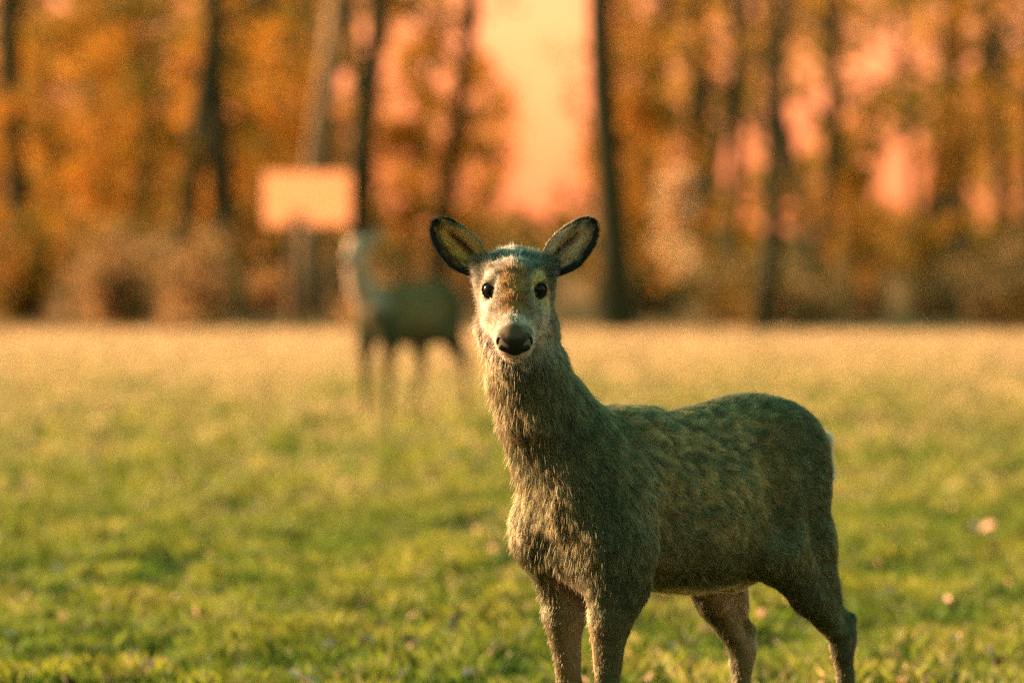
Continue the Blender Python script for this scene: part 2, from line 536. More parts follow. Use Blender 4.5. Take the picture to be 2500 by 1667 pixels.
def guides(D):
    """lie and length of the coat: (position, direction, length)"""
    W, HD, S, T, Xh, N = D['W'], D['HD'], D['S'], D['T'], D['Xh'], D['N']
    g = []
    back = W(-1, 0, 0)
    for u in (-.40, -.3, -.2, -.1, 0, .1, .2):
        for v in (-.13, 0, .13):
            g.append((W(u, v, .90), unit(back + np.array((0, 0, -.12))), .021))
            g.append((W(u, v, .74), unit(back + np.array((0, 0, -.55))), .021))
            g.append((W(u, v, .58), unit(back + np.array((0, 0, -.9))), .019))
    for v in (-.1, .1):
        for w in (.9, .75, .62):
            g.append((W(-.44, v, w), unit(back * .25 + np.array((0, 0, -1))), .024))
        for u in (.26, .33):
            g.append((W(u, v, .70), unit(back * .45 + np.array((0, 0, -1))), .024))
            g.append((W(u, v, .58), unit(back * .3 + np.array((0, 0, -1))), .020))
    g.append((W(.42, 0, .65), np.array((0, 0, -1.0)), .026))
    for i in range(len(N) - 1):
        d = unit(N[i] - N[i + 1])
        for f in (.15, .6):
            p = N[i] * (1 - f) + N[i + 1] * f
            for o in ((.09, 0), (-.09, 0), (0, .09), (0, -.09)):
                g.append((p + np.array((o[0], o[1], 0)), unit(d + np.array((0, 0, -.5))), .027))
    dn = np.array((0, 0, -1.0))
    P = D['P']
    for side, leg in ((1, P['fore_near']), (-1, P['fore_far'])):
        for w, L in ((.48, .014), (.40, .010), (.3, .008), (.2, .006), (.08, .007)):
            g.append((W(leg[1], side * .08, w), dn, L))
    for side, leg in ((1, P['hind_near']), (-1, P['hind_far'])):
        (ku, kz), (hu, hz), (cu, cz) = leg
        g.append((W((ku + hu) / 2, side * .1, (kz + hz) / 2), unit(W(hu - ku, 0, hz - kz) + dn * .2), .015))
        g.append((W(hu, side * .085, hz), dn, .011))
        g.append((W(cu, side * .08, hz * .6), dn, .007))
        g.append((W(cu, side * .08, cz), dn, .007))
    tl = unit(back * .5 + dn)
    for w in (.82, .74):
        for v in (-.03, .03):
            g.append((W(-.51, v + .04, w), unit(tl + D['LEFT'] * (v + .03) * 8), .022))
    for x in (-1, 1):
        g.append((HD(.03 * x, .12, -.02), unit(-S + Xh * x * .4), .008))
        g.append((HD(.02 * x, .145, -.06), unit(-S + T * -.7), .008))
        g.append((HD(.02 * x, .05, .01), unit(-S + Xh * x * .5), .011))
        g.append((HD(.05 * x, .06, -.03), unit(-S + T * -.3), .012))
        g.append((HD(.06 * x, .0, -.04), unit(-S + T * -.4), .015))
        g.append((HD(.07 * x, -.06, -.04), unit(-S + T * -.9), .018))
        g.append((HD(.05 * x, -.02, .05), unit(-S + Xh * x * .4), .014))
        g.append((HD(.085 * x, -.085, .0), unit(-S * .3 + Xh * x * .8 + T * -.3), .024))
        g.append((HD(.04 * x, -.09, .06), unit(-S + Xh * x * .3), .018))
        g.append((HD(.03 * x, .06, -.085), unit(-S + T * -.5), .012))
    return (np.array([q[0] for q in g], np.float32), np.array([q[1] for q in g], np.float32), np.array([q[2] for q in g], np.float32))

def scatter(V, Q, n, dens=None):
    """n random points on a quad mesh; dens = relative density per face"""
    T = np.concatenate((Q[:, [0, 1, 2]], Q[:, [0, 2, 3]]))
    A, B, C = V[T[:, 0]], V[T[:, 1]], V[T[:, 2]]
    ar = np.linalg.norm(np.cross(B - A, C - A), axis=1)
    if dens is not None: ar = ar * np.concatenate((dens, dens))
    k = rng.choice(len(T), n, p=ar / ar.sum())
    r1, r2 = np.sqrt(rng.random(n)), rng.random(n)
    return (A[k] * (1 - r1)[:, None] + B[k] * (r1 * (1 - r2))[:, None] + C[k] * (r1 * r2)[:, None]).astype(np.float32)

def hair_object(name, P, C, rad, mat, parent):
    """P (n,k,3) hair points, C (n,k,3) colours, rad root radius (n,)"""
    n, k, _ = P.shape
    hc = bpy.data.hair_curves.new(name)
    hc.add_curves([k] * n)
    hc.attributes['position'].data.foreach_set('vector', np.ascontiguousarray(P, np.float32).ravel())
    ra = hc.attributes.get('radius') or hc.attributes.new('radius', 'FLOAT', 'POINT')
    prof = np.linspace(1, 0, k) ** .7 * .9 + .1
    ra.data.foreach_set('value', np.ascontiguousarray(rad[:, None] * prof[None, :], np.float32).ravel())
    ca = hc.attributes.new('col', 'FLOAT_COLOR', 'POINT')
    c4 = np.ones((n, k, 4), np.float32)
    c4[..., :3] = C
    ca.data.foreach_set('color', c4.ravel())
    hc.materials.append(mat)
    o = bpy.data.objects.new(name, hc)
    o.parent = parent
    COL.objects.link(o)
    return o

def grow(D, n):
    """combed coat on the deer's skin"""
    V, Q, s = D['V'], D['Q'], D['s']
    cen = V[Q].mean(1)
    ql = (cen - D['H']) @ D['HM'].T
    dens = np.ones(len(Q), np.float32)
    dens[cen[:, 2] < .30] = .35
    dens[(ql[:, 1] > .02) & (ql[:, 2] > -.10) & (np.abs(ql[:, 0]) < .07)] = 9.0
    dens[(ql[:, 1] > -.12) & (ql[:, 1] <= .02) & (ql[:, 2] > -.12) & (np.abs(ql[:, 0]) < .13)] = 5.0
    R0 = scatter(V, Q, n, dens)
    q = (R0 - D['H']) @ D['HM'].T
    keep = np.ones(len(R0), bool)
    for ce, ne, sg in D['eyes']:
        keep &= np.linalg.norm(R0 - (ce + ne * .008), axis=1) > .0195
    keep &= ~((q[:, 1] > .150) & (q[:, 2] > -.062) & (np.abs(q[:, 0]) < .06))
    R0, q = R0[keep], q[keep]
    nrm = s.normals(R0)
    gp, gd, gl = guides(D)
    dirs = np.zeros_like(R0); ln = np.zeros(len(R0), np.float32)
    for i in range(0, len(R0), 40000):
        x = R0[i:i + 40000]
        d2 = ((x[:, None, :] - gp[None]) ** 2).sum(-1)
        w = 1 / (d2 + 2e-4) ** 2.5
        w /= w.sum(1, keepdims=True)
        dirs[i:i + 40000] = w @ gd
        ln[i:i + 40000] = w @ gl
    m = len(R0)
    # locks: neighbouring hairs lean together
    f1 = np.stack([vnoise(R0 * 55 + o) for o in (0, 11.3, 23.7)], 1) - .5
    f2 = np.stack([vnoise(R0 * 120 + o) for o in (3, 14.3, 27.7)], 1) - .5
    big = (ln / .026)[:, None]
    dirs = dirs + (f1 * .50 + f2 * .38) * np.clip(big, .55, 1.2) + rng.normal(0, .10, (m, 3))
    dirs = dirs - (dirs * nrm).sum(1, keepdims=True) * nrm
    dirs /= np.linalg.norm(dirs, axis=1, keepdims=True) + 1e-9
    lock = vnoise(R0 * 75 + 40)
    ln = ln * (.62 + .55 * lock + .28 * rng.random(m))
    lift0 = .36 + .4 * (vnoise(R0 * 45 + 9) - .5) + rng.normal(0, .08, m)
    lift1 = .10 + .25 * (lock - .5) + rng.normal(0, .05, m)
    stray = rng.random(m) < .028                                # loose hairs that stand off the coat
    lift0 = np.where(stray, lift0 + .35, lift0)
    lift1 = np.where(stray, lift1 + .45, lift1)
    ln = np.where(stray, ln * 1.12, ln)
    k = 4
    pts = np.zeros((m, k, 3), np.float32)
    pts[:, 0] = R0 - nrm * .0015
    for j in range(1, k):
        f = (j - 1) / (k - 2)
        lf = (lift0 * (1 - f) + lift1 * f)[:, None]
        pts[:, j] = pts[:, j - 1] + (dirs * np.cos(lf) + nrm * np.sin(lf)) * (ln / (k - 1))[:, None]
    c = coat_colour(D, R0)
    tone = (.45 + 1.1 * lock + .25 * rng.normal(0, 1, m)).clip(.3, 1.9)
    face = (q[:, 1] > -.12) & (q[:, 2] > -.12) & (np.abs(q[:, 0]) < .13)
    tone = np.where(face, .45 + 1.1 * vnoise(R0 * 170 + 8) + .30 * rng.normal(0, 1, m), tone).clip(.35, 1.7)
    c = c * tone[:, None]
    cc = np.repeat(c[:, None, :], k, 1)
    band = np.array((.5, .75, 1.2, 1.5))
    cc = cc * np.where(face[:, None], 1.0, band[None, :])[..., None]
    rad = np.where(face, .00032, .00036) * (.7 + .6 * rng.random(m))
    return pts, np.clip(cc, .003, .9), rad.astype(np.float32)

def ear(D, side, mat, parent):
    """cupped ear: front and back sheets sewn together; returns the mesh object and its inner hairs"""
    HD, Xh, S, T = D['HD'], D['Xh'], D['S'], D['T']
    Zw = np.array((0, 0, 1.0))
    F = unit(np.cross(Xh, Zw))
    F = F if F @ S > 0 else -F
    base = HD(side * .052, -.074, -.012)
    A = unit(Xh * side * .72 + Zw * .70 - F * .10)
    Nn = unit(F * .93 + Xh * side * .30 + Zw * -.05)
    Nn = unit(Nn - A * (Nn @ A))
    B = np.cross(Nn, A)                                     # across
    B = B * (1 if B @ Zw > 0 else -1)                       # +1 = upper edge
    L, Wd = .164, .0430
    ni, nj = 28, 19
    fr, bk, cf, cb = [], [], [], []
    for i in range(ni):
        t = i / (ni - 1)
        wid = Wd * (.42 + .58 * float(sstep(0, .5, np.array([t]))[0])) * math.sqrt(max(0.0, 1 - max(0.0, (t - .50) / .50) ** 1.9))
        wid = max(wid, .0015)
        cup = .034 * (1 - t) ** .55 * (1 - .2 * t) + .004
        for j in range(nj):
            q = -1 + 2 * j / (nj - 1)
            low = 1.12 if q < 0 else .90                     # the lower edge bellies out
            p = base + A * (L * t - .012 * q * q * (1 - t)) + B * (q * wid * low)
            p = p - Nn * cup * (1 - q * q) + Nn * .004 * math.sin(9 * t + 3 * q) * (1 - q * q)
            rim = max(abs(q) ** 3, t ** 5)
            fr.append(p)
            bk.append(p - Nn * (.0045 * (1 - .75 * rim) + .0006) + A * .0)
            n = vnoise(np.array([[t * 9 + side * 3, q * 4, 2.0]]))[0]
            edge = float(sstep(.55, .80, np.array([abs(q) + .18 * (n - .5)]))[0])
            if q > 0: edge *= .35 + .65 * float(sstep(.5, .8, np.array([t]))[0])
            tip = float(sstep(.78, .90, np.array([t + .1 * (n - .5)]))[0])
            chan = math.exp(-((q + .02) / .20) ** 2) * float(sstep(.16, .30, np.array([t]))[0] * sstep(.80, .66, np.array([t]))[0])
            c = np.array((.78, .52, .19)) if side < 0 else np.array((.80, .60, .40))  # one inner ear peachier: sunlight on it painted into the colour
            c = c * (.6 + .8 * n)
            c = c * (1 - .88 * chan) + C_BLACK * .88 * chan
            dk = max(edge, tip)
            c = c * (1 - dk) + C_BLACK * 1.1 * dk
            cf.append(c)
            cb.append(np.array((.13, .115, .075)) * (1 - .6 * max(tip, edge * .5)))
    n0 = ni * nj
    V = np.array(fr + bk)
    quads = []
    for i in range(ni - 1):
        for j in range(nj - 1):
            a = i * nj + j
            quads.append((a, a + 1, a + nj + 1, a + nj))
            quads.append((n0 + a, n0 + a + nj, n0 + a + nj + 1, n0 + a + 1))
    for i in range(ni - 1):
        for j in (0, nj - 1):
            a = i * nj + j
            f = (a, a + nj, n0 + a + nj, n0 + a)
            quads.append(f if j == 0 else f[::-1])
    for j in range(nj - 1):
        a = (ni - 1) * nj + j
        quads.append((a, a + 1, n0 + a + 1, n0 + a))
    Q = np.array(quads)
    colr = np.array(cf + cb)
    o = mesh_obj('ear', V, Q, mat, parent, col=colr)
    # hairs: pale tufts inside from the two edges and the base, short dark nap on the rim and back
    G = np.array(fr).reshape(ni, nj, 3)
    CG = np.array(cf).reshape(ni, nj, 3)
    hp, hcol, hr = [], [], []
    def pt(t, q):
        x, y = t * (ni - 1), (q + 1) / 2 * (nj - 1)
        i, j = min(int(x), ni - 2), min(int(y), nj - 2)
        fx, fy = x - i, y - j
        P_ = (G[i, j] * (1 - fx) + G[i + 1, j] * fx) * (1 - fy) + (G[i, j + 1] * (1 - fx) + G[i + 1, j + 1] * fx) * fy
        return P_, CG[i, j]
    for _ in range(9000):
        t, q = random.random(), random.choice((random.uniform(-1, 1), random.uniform(-1, 1), random.choice((-1, 1)) * (1 - .12 * random.random())))
        p, c = pt(t, q)
        dark = c.sum() < .12
        if dark:
            d = unit(A * .8 + B * (q * .5) + Nn * .35 + np.array([random.gauss(0, .2) for _ in range(3)]))
            l = random.uniform(.003, .009)
        else:
            d = unit(A * .9 - B * (q * .9) + Nn * .55 + np.array([random.gauss(0, .22) for _ in range(3)]))
            l = random.uniform(.010, .030) * (.5 + .5 * abs(q))
        hp.append([p, p + d * l * .4, p + unit(d + A * .25) * l * .75, p + unit(d + A * .4) * l])
        f = random.uniform(.6, 1.5)
        hcol.append([c * f * g for g in (.8, 1, 1.15, 1.2)])
        hr.append(.00026)
    GB = np.array(bk).reshape(ni, nj, 3)
    for _ in range(4500):
        t, q = random.random() ** .8, random.uniform(-1, 1)
        i, j = min(int(t * (ni - 1)), ni - 2), min(int((q + 1) / 2 * (nj - 1)), nj - 2)
        fx, fy = random.random(), random.random()
        p = (GB[i, j] * (1 - fx) + GB[i + 1, j] * fx) * (1 - fy) + (GB[i, j + 1] * (1 - fx) + GB[i + 1, j + 1] * fx) * fy
        out = unit(-Nn + B * q * 1.4)
        l = random.uniform(.004, .009) * (1.6 - t)
        d = unit(A * .9 + out * .45 + np.array([random.gauss(0, .15) for _ in range(3)]))
        hp.append([p, p + d * l * .35, p + d * l * .7, p + unit(d + A * .2) * l])
        c = np.array((.16, .14, .095)) * random.uniform(.6, 1.4) * (1 - .5 * t)
        hcol.append([c, c, c * 1.1, c * 1.2])
        hr.append(.0003)
    return o, np.array(hp, np.float32), np.clip(np.array(hcol, np.float32), .003, .9), np.array(hr, np.float32)

def ball(name, C, N, r, mat, parent, flat=.8, n=24):
    """rounded eyeball facing N"""
    N = unit(N)
    A = unit(np.cross(N, (0, 0, 1)))
    B = np.cross(A, N)
    V, Q = [C + N * r * flat], []
    rows = n // 2
    for i in range(1, rows):
        f = math.pi * i / rows
        for j in range(n):
            g = 2 * math.pi * j / n
            V.append(C + N * (r * flat * math.cos(f)) + (A * math.cos(g) + B * math.sin(g)) * r * math.sin(f))
    V.append(C - N * r * flat)
    for j in range(n):
        Q.append((0, 1 + j, 1 + (j + 1) % n))
        Q.append((len(V) - 1, 1 + (rows - 2) * n + (j + 1) % n, 1 + (rows - 2) * n + j))
    for i in range(rows - 2):
        for j in range(n):
            a = 1 + i * n
            Q.append((a + j, a + n + j, a + n + (j + 1) % n, a + (j + 1) % n))
    return mesh_obj(name, V, Q, mat, parent)

M_SKIN = mat_attr('deer_coat', .9, .1)
def fur_material():
    m = bpy.data.materials.new('deer_fur')
    m.use_nodes = True
    t = m.node_tree
    t.nodes.clear()
    o = t.nodes.new('ShaderNodeOutputMaterial')
    a = t.nodes.new('ShaderNodeAttribute'); a.attribute_name = 'col'
    d = t.nodes.new('ShaderNodeBsdfDiffuse')
    tr = t.nodes.new('ShaderNodeBsdfTranslucent')
    gm = t.nodes.new('ShaderNodeGamma'); gm.inputs[1].default_value = 1.35
    g = t.nodes.new('ShaderNodeBsdfHairPrincipled')
    g.parametrization = 'COLOR'
    g.inputs['Roughness'].default_value = .40
    g.inputs['Radial Roughness'].default_value = .6
    t.links.new(a.outputs['Color'], gm.inputs[0])
    t.links.new(gm.outputs[0], g.inputs['Color'])
    m1 = t.nodes.new('ShaderNodeMixShader'); m1.inputs[0].default_value = .35
    m2 = t.nodes.new('ShaderNodeMixShader'); m2.inputs[0].default_value = .5
    t.links.new(a.outputs['Color'], d.inputs['Color'])
    t.links.new(a.outputs['Color'], tr.inputs['Color'])
    t.links.new(d.outputs[0], m1.inputs[1]); t.links.new(tr.outputs[0], m1.inputs[2])
    t.links.new(m1.outputs[0], m2.inputs[1]); t.links.new(g.outputs[0], m2.inputs[2])
    t.links.new(m2.outputs[0], o.inputs['Surface'])
    return m
M_FUR = fur_material()
M_EYE = mat_plain('deer_eye', (.006, .009, .008), .12, .10)
M_NOSE = mat_attr('deer_nose', .55, .16)
_t = M_NOSE.node_tree
_n = _t.nodes.new('ShaderNodeTexNoise'); _n.inputs['Scale'].default_value = 500; _n.inputs['Detail'].default_value = 3
_c = _t.nodes.new('ShaderNodeTexCoord')
_b = _t.nodes.new('ShaderNodeBump'); _b.inputs['Strength'].default_value = .25; _b.inputs['Distance'].default_value = .002
_t.links.new(_c.outputs['Object'], _n.inputs['Vector'])
_t.links.new(_n.outputs['Fac'], _b.inputs['Height'])
_t.links.new(_b.outputs[0], _t.nodes['Principled BSDF'].inputs['Normal'])
M_HOOF = mat_plain('deer_hoof', (.03, .027, .022), .45, .4, noise=(.05, .045, .04))

def nose(D, parent, cell=.0016):
    HD, HM = D['HD'], D['HM']
    C = HD(0, .158, -.040)
    s = Solid(C - .06, C + .06, cell)
    s.ell(HD(0, .151, -.036), HM, (.0355, .024, .0260), .01)
    s.cap(HD(0, .148, -.022), HD(0, .158, -.032), .020, .024, .02)
    for q in (-1, 1):
        s.ell(HD(q * .0225, .160, -.037), HM, (.0145, .015, .0185), .008)
    s.cap(HD(0, .162, -.050), HD(0, .160, -.058), .016, .012, .012)
    for q in (-1, 1):
        s.cap(HD(q * .0185, .183, -.034), HD(q * .0325, .168, -.030), .0045, .0072, .004, cut=True)
        s.cap(HD(q * .0325, .168, -.030), HD(q * .0340, .160, -.047), .0066, .0030, .004, cut=True)
    s.cap(HD(0, .186, -.060), HD(0, .180, -.040), .0014, .0010, .003, cut=True)
    V, Q = s.mesh()
    t = (V - D['H']) @ D['HM'][2]
    c = np.tile(np.array((.012, .014, .012), np.float32), (len(V), 1))
    c = mixc(c, (.16, .09, .04), .45 * sstep(-.021, -.011, t + .012 * (fbm(V * 160, 2) - .5)))      # lit upper edge painted in brown, along with dry skin above the nostrils
    return mesh_obj('nose', V, Q, M_NOSE, parent, col=c)

def hooves(D, parent):
    W, P = D['W'], D['P']
    spots = [(P['fore_near'][2] + .03, .075), (P['fore_far'][2] + .03, -.075), (P['hind_near'][2][0] + .032, .08), (P['hind_far'][2][0] + .032, -.08)]
    for u, v in spots:
        V, Q = [], []
        n = 8
        for q in (-1, 1):                                      # the two toes of a cloven hoof
            b = len(V)
            for (z, f0, f1, wd) in ((.0, -.018, .046, .0125), (.016, -.017, .034, .0120), (.036, -.014, .018, .0105)):
                for j in range(n):
                    g = 2 * math.pi * j / n
                    uu = (f0 + f1) / 2 + (f1 - f0) / 2 * math.cos(g)
                    vv = wd * math.sin(g) * (1 - .35 * max(0, math.cos(g)))
                    V.append(W(u + uu - .004, v + q * .0125 + vv, z))
            for r in range(2):
                for j in range(n):
                    a = b + r * n
                    Q.append((a + j, a + (j + 1) % n, a + n + (j + 1) % n, a + n + j))
            Q.append(tuple(b + j for j in range(n))[::-1])
            Q.append(tuple(b + 2 * n + j for j in range(n)))
        mesh_obj('hoof', V, Q, M_HOOF, parent)

def place_deer(pose, loc, hairs, label):
    D = build_deer(pose)
    root = empty('deer', loc)
    tag(root, label, 'deer', 'deer standing on the meadow')
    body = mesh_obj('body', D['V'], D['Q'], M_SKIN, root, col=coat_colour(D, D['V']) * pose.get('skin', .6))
    for ce, ne, sg in D['eyes']:
        ball('eye', ce, ne, .0190, M_EYE, root, .92)
    fp, fc, fr = [], [], []
    for side in (-1, 1):
        _, hp, hc, hr = ear(D, side, M_SKIN, root)
        fp.append(hp); fc.append(hc); fr.append(hr)
    nose(D, root, .0012 if hairs else .003)
    hooves(D, root)
    if hairs:
        p, c, r = grow(D, hairs)
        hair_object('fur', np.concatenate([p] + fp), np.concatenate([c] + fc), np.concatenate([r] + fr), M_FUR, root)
    return D

BASE = np.array((.349, 12.30, 0.0))
POSE_A = dict(yaw=50, cell=.0045, head=(.005 - BASE[0], 11.90 - BASE[1], 1.173), head_yaw=0, head_pitch=30, head_roll=0,
              neck=[(-.165, -.20, .735, .134), (-.232, -.235, .82, .111), (-.284, -.275, .91, .090), (-.320, -.30, 1.0, .076), (-.340, -.305, 1.10, .069)],
              fore_near=(.315, .325, .325), fore_far=(.255, .258, .252),
              hind_near=((-.215, .60), (-.497, .385), (-.555, .09)), hind_far=((-.185, .60), (-.352, .36), (-.35, .09)))
DEER_A = place_deer(POSE_A, tuple(BASE), 330000, 'large grey-brown doe with spread ears staring straight ahead, standing in the grass')
# ------------------------------------------------------------------ ground
def ground_material():
    m, t, b = new_mat('meadow_soil')
    geo = t.nodes.new('ShaderNodeNewGeometry')
    n1 = t.nodes.new('ShaderNodeTexNoise'); n1.inputs['Scale'].default_value = 1.3; n1.inputs['Detail'].default_value = 8
    n2 = t.nodes.new('ShaderNodeTexNoise'); n2.inputs['Scale'].default_value = 22; n2.inputs['Detail'].default_value = 5
    t.links.new(geo.outputs['Position'], n1.inputs['Vector'])
    t.links.new(geo.outputs['Position'], n2.inputs['Vector'])
    m1 = t.nodes.new('ShaderNodeMix'); m1.data_type = 'RGBA'
    m1.inputs[6].default_value = (.065, .085, .018, 1); m1.inputs[7].default_value = (.13, .095, .035, 1)
    m2 = t.nodes.new('ShaderNodeMix'); m2.data_type = 'RGBA'; m2.blend_type = 'MULTIPLY'
    m2.inputs['Factor'].default_value = .7
    t.links.new(n1.outputs['Fac'], m1.inputs['Factor'])
    t.links.new(m1.outputs[2], m2.inputs[6]); t.links.new(n2.outputs['Color'], m2.inputs[7])
    t.links.new(m2.outputs[2], b.inputs['Base Color'])
    b.inputs['Roughness'].default_value = 1.0
    b.inputs['Specular IOR Level'].default_value = .05
    return m

def sheet(name, x0, x1, y0, y1, nx, ny, zf, mat):
    xs, ys = np.linspace(x0, x1, nx), np.linspace(y0, y1, ny)
    X, Y = np.meshgrid(xs, ys, indexing='ij')
    V = np.stack((X.ravel(), Y.ravel(), zf(X.ravel(), Y.ravel())), 1)
    i = np.arange(nx * ny).reshape(nx, ny)
    Q = np.stack((i[:-1, :-1].ravel(), i[1:, :-1].ravel(), i[1:, 1:].ravel(), i[:-1, 1:].ravel()), 1)
    return mesh_obj(name, V, Q, mat)

EDGE = 67.6                                              # where the meadow meets the wood
g = sheet('meadow_ground', -600, 600, -400, 1500, 40, 60, lambda x, y: x * 0.0, ground_material())
tag(g, kind='structure')
M_LITTER = mat_plain('leaf_litter', (.40, .22, .085), 1.0, .05, noise=(.13, .075, .03), bump=.8, scale=3.0)
fl = sheet('forest_floor', -60, 60, EDGE, 240, 90, 120,
           lambda x, y: .004 + .10 * sstep(EDGE, EDGE + 5, y) * fbm(np.stack((x * .5, y * .5, y * 0), 1), 3), M_LITTER)
tag(fl, kind='structure')

# ------------------------------------------------------------------ grass
def grass_field(name, y0, y1, per_m2, hgt, wid, margin, far):
    """blades in the strip y0..y1 of the meadow, spread over the width the place shows from about here"""
    half = lambda y: .092 * y + margin
    A = (half(y0) + half(y1)) * (y1 - y0)
    n = int(A * per_m2)
    y = y0 + (y1 - y0) * rng.random(int(n * 1.35))
    y = y[rng.random(len(y)) < half(y) / half(y1)]
    n = len(y)
    x = (rng.random(n) * 2 - 1) * half(y)
    k = (np.abs(x) < .092 * y + 1.2) | (rng.random(n) < .4)   # thinner well to the sides
    x, y = x[k], y[k]
    n = len(x)
    p = np.stack((x, y, y * 0), 1)
    n1 = fbm(p * np.array((1.6, .8, 1)) + 3, 3)            # broad patches
    n2 = fbm(p * np.array((5.5, 3.0, 1)) + 9, 2)           # tufts
    n3 = vnoise(p * 14 + 31)
    keep = rng.random(n) < .10 + 1.2 * sstep(.36, .60, n2 * .6 + n3 * .4)
    x, y, n1, n2, n3 = x[keep], y[keep], n1[keep], n2[keep], n3[keep]
    n = len(x)
    hh = hgt * (.2 + 1.5 * n2) * (.6 + .8 * rng.random(n))
    ang = rng.random(n) * 6.283
    ww = wid * (.6 + .8 * rng.random(n))
    bx, by = np.cos(ang) * ww / 2, np.sin(ang) * ww / 2
    la, lm = rng.random(n) * 6.283, hh * (.15 + .75 * rng.random(n))
    z0 = np.zeros(n)
    V = np.empty((n, 4, 3), np.float32)
    V[:, 0] = np.stack((x - bx, y - by, z0), 1)
    V[:, 1] = np.stack((x + bx, y + by, z0), 1)
    mx, my = x + np.cos(la) * lm * .35, y + np.sin(la) * lm * .35
    V[:, 2] = np.stack((mx + bx * .8, my + by * .8, hh * .62), 1)
    V[:, 3] = np.stack((x + np.cos(la) * lm, y + np.sin(la) * lm, hh), 1)
    i = np.arange(n) * 4
    T = np.concatenate((np.stack((i, i + 1, i + 2), 1), np.stack((i, i + 2, i + 3), 1)))
    w = np.clip((y - 19) / 46, 0, 1) ** 1.2
    dry = sstep(-.25, .25, -.44 + 1.02 * w + .9 * (n1 - .5) + .8 * (rng.random(n) - .5))
    c = np.tile(np.array((.125, .185, .015), np.float32), (n, 1))
    c = mixc(c, (.26, .26, .028), sstep(.40, .75, n2) * .7)
    c = mixc(c, (.055, .12, .022), sstep(.52, .30, n1) * .4 * sstep(40, 20, y))
    c = mixc(c, (.62, .42, .235), dry * (.62 + .33 * w))
    n4 = vnoise(np.stack((x, y * .7, y * 0), 1) * 27 + 5)
    c = c * ((.62 + .76 * sstep(.2, .8, n4)) * (.75 + .5 * rng.random(n)))[:, None]
    cv = np.repeat(c[:, None], 4, 1)
    o = mesh_obj(name, V.reshape(-1, 3), T, M_GRASS, smooth=False, col=np.clip(cv, .01, .85).reshape(-1, 3))
    return o

M_GRASS = mat_attr('grass_blades', .6, .25, .45)
o = grass_field('grass', 9.0, 27.0, 2600, .055, .0062, 3.6, 0)
tag(o, 'short green and straw coloured meadow grass', 'grass', kind='stuff')
o = grass_field('grass', 27.0, 68.2, 560, .065, .016, 9.0, 1)
tag(o, 'drier straw coloured grass further out on the meadow', 'grass', kind='stuff')

# ------------------------------------------------------------------ fallen leaves on the meadow
def leaf_shape(l, w, curl):
    """one dry leaf: six-point outline, folded along its midrib"""
    V = [(-l / 2, 0, 0), (-l * .18, -w / 2, curl), (l * .2, -w * .42, curl * 1.2), (l / 2, 0, curl * .6), (l * .2, w * .42, curl * 1.4), (-l * .18, w / 2, curl), (0, 0, curl * .1)]
    return V, [(0, 1, 6), (1, 2, 6), (2, 3, 6), (3, 4, 6), (4, 5, 6), (5, 0, 6)]
M_DRYLEAF = [mat_plain('dry_leaf_pale', (.72, .47, .30), .7, .3, noise=(.55, .33, .2), scale=40),
             mat_plain('dry_leaf_dark', (.10, .085, .07), .7, .3, noise=(.06, .05, .04), scale=40)]
leaf_me = []
for k in range(4):
    V, Q = leaf_shape(.085 + .02 * k, .055 + .012 * (k % 2), .012 + .006 * k)
    for m in M_DRYLEAF:
        me = bpy.data.meshes.new('fallen_leaf')
        me.from_pydata(V, [], Q)
        me.materials.append(m)
        leaf_me.append(me)
def drop_leaf(x, y, s, dark, tilt=None):
    o = bpy.data.objects.new('fallen_leaf', leaf_me[2 * random.randrange(4) + dark])
    o.location = (x, y, .045 + .025 * random.random())
    o.rotation_euler = (tilt if tilt is not None else random.uniform(-.7, .7), random.uniform(-.7, .7), random.uniform(0, 6.28))
    o.scale = (s, s, s)
    COL.objects.link(o)
    tag(o, 'small curled dark brown leaf lying among the grass blades' if dark else 'small curled pale dry leaf lying among the grass blades',
        'leaf', 'dark fallen leaves on the meadow' if dark else 'pale fallen leaves on the meadow')
    return o
o = drop_leaf(1.95, 23.3, .75, 0, 1.1)                  # the big pale one off by itself
tag(o, 'largest pale dry leaf, standing on edge alone in the grass', 'leaf')
del o['group']
for k in range(250):
    y = 15.5 + 19 * random.random() ** 1.6
    drop_leaf(random.uniform(-1, 1) * (.095 * y + .2), y, random.uniform(.25, .55), 0)
for k in range(46):
    y = 15.5 + 14 * random.random() ** 1.5
    drop_leaf(random.uniform(-1, 1) * (.095 * y + .2), y, random.uniform(.4, .8), 1)

# ------------------------------------------------------------------ trees
def tube(V, Q, pts, rad, n=9, jit=0.0):
    """adds a tapered tube along pts to the lists V, Q"""
    b = len(V)
    pts = [np.asarray(p, float) for p in pts]
    for i, p in enumerate(pts):
        d = unit(pts[min(i + 1, len(pts) - 1)] - pts[max(i - 1, 0)])
        a = unit(np.cross(d, (0.31, 0.95, 0.05)))
        c = np.cross(d, a)
        for j in range(n):
            g = 2 * math.pi * j / n
            r = rad[i] * (1 + jit * (random.random() - .5))
            V.append(p + (a * math.cos(g) + c * math.sin(g)) * r)
    for i in range(len(pts) - 1):
        for j in range(n):
            q = b + i * n
            Q.append((q + j, q + (j + 1) % n, q + n + (j + 1) % n, q + n + j))
    Q.append(tuple(b + (len(pts) - 1) * n + j for j in range(n)))

def bend(p0, d, L, n, wob, up=0.0):
    """a wandering line"""
    pts, p, d = [np.array(p0, float)], np.array(p0, float), unit(d)
    for i in range(n):
        d = unit(d + np.array([random.gauss(0, wob), random.gauss(0, wob), random.gauss(0, wob * .5) + up]))
        p = p + d * L / n
        pts.append(p)
    return pts

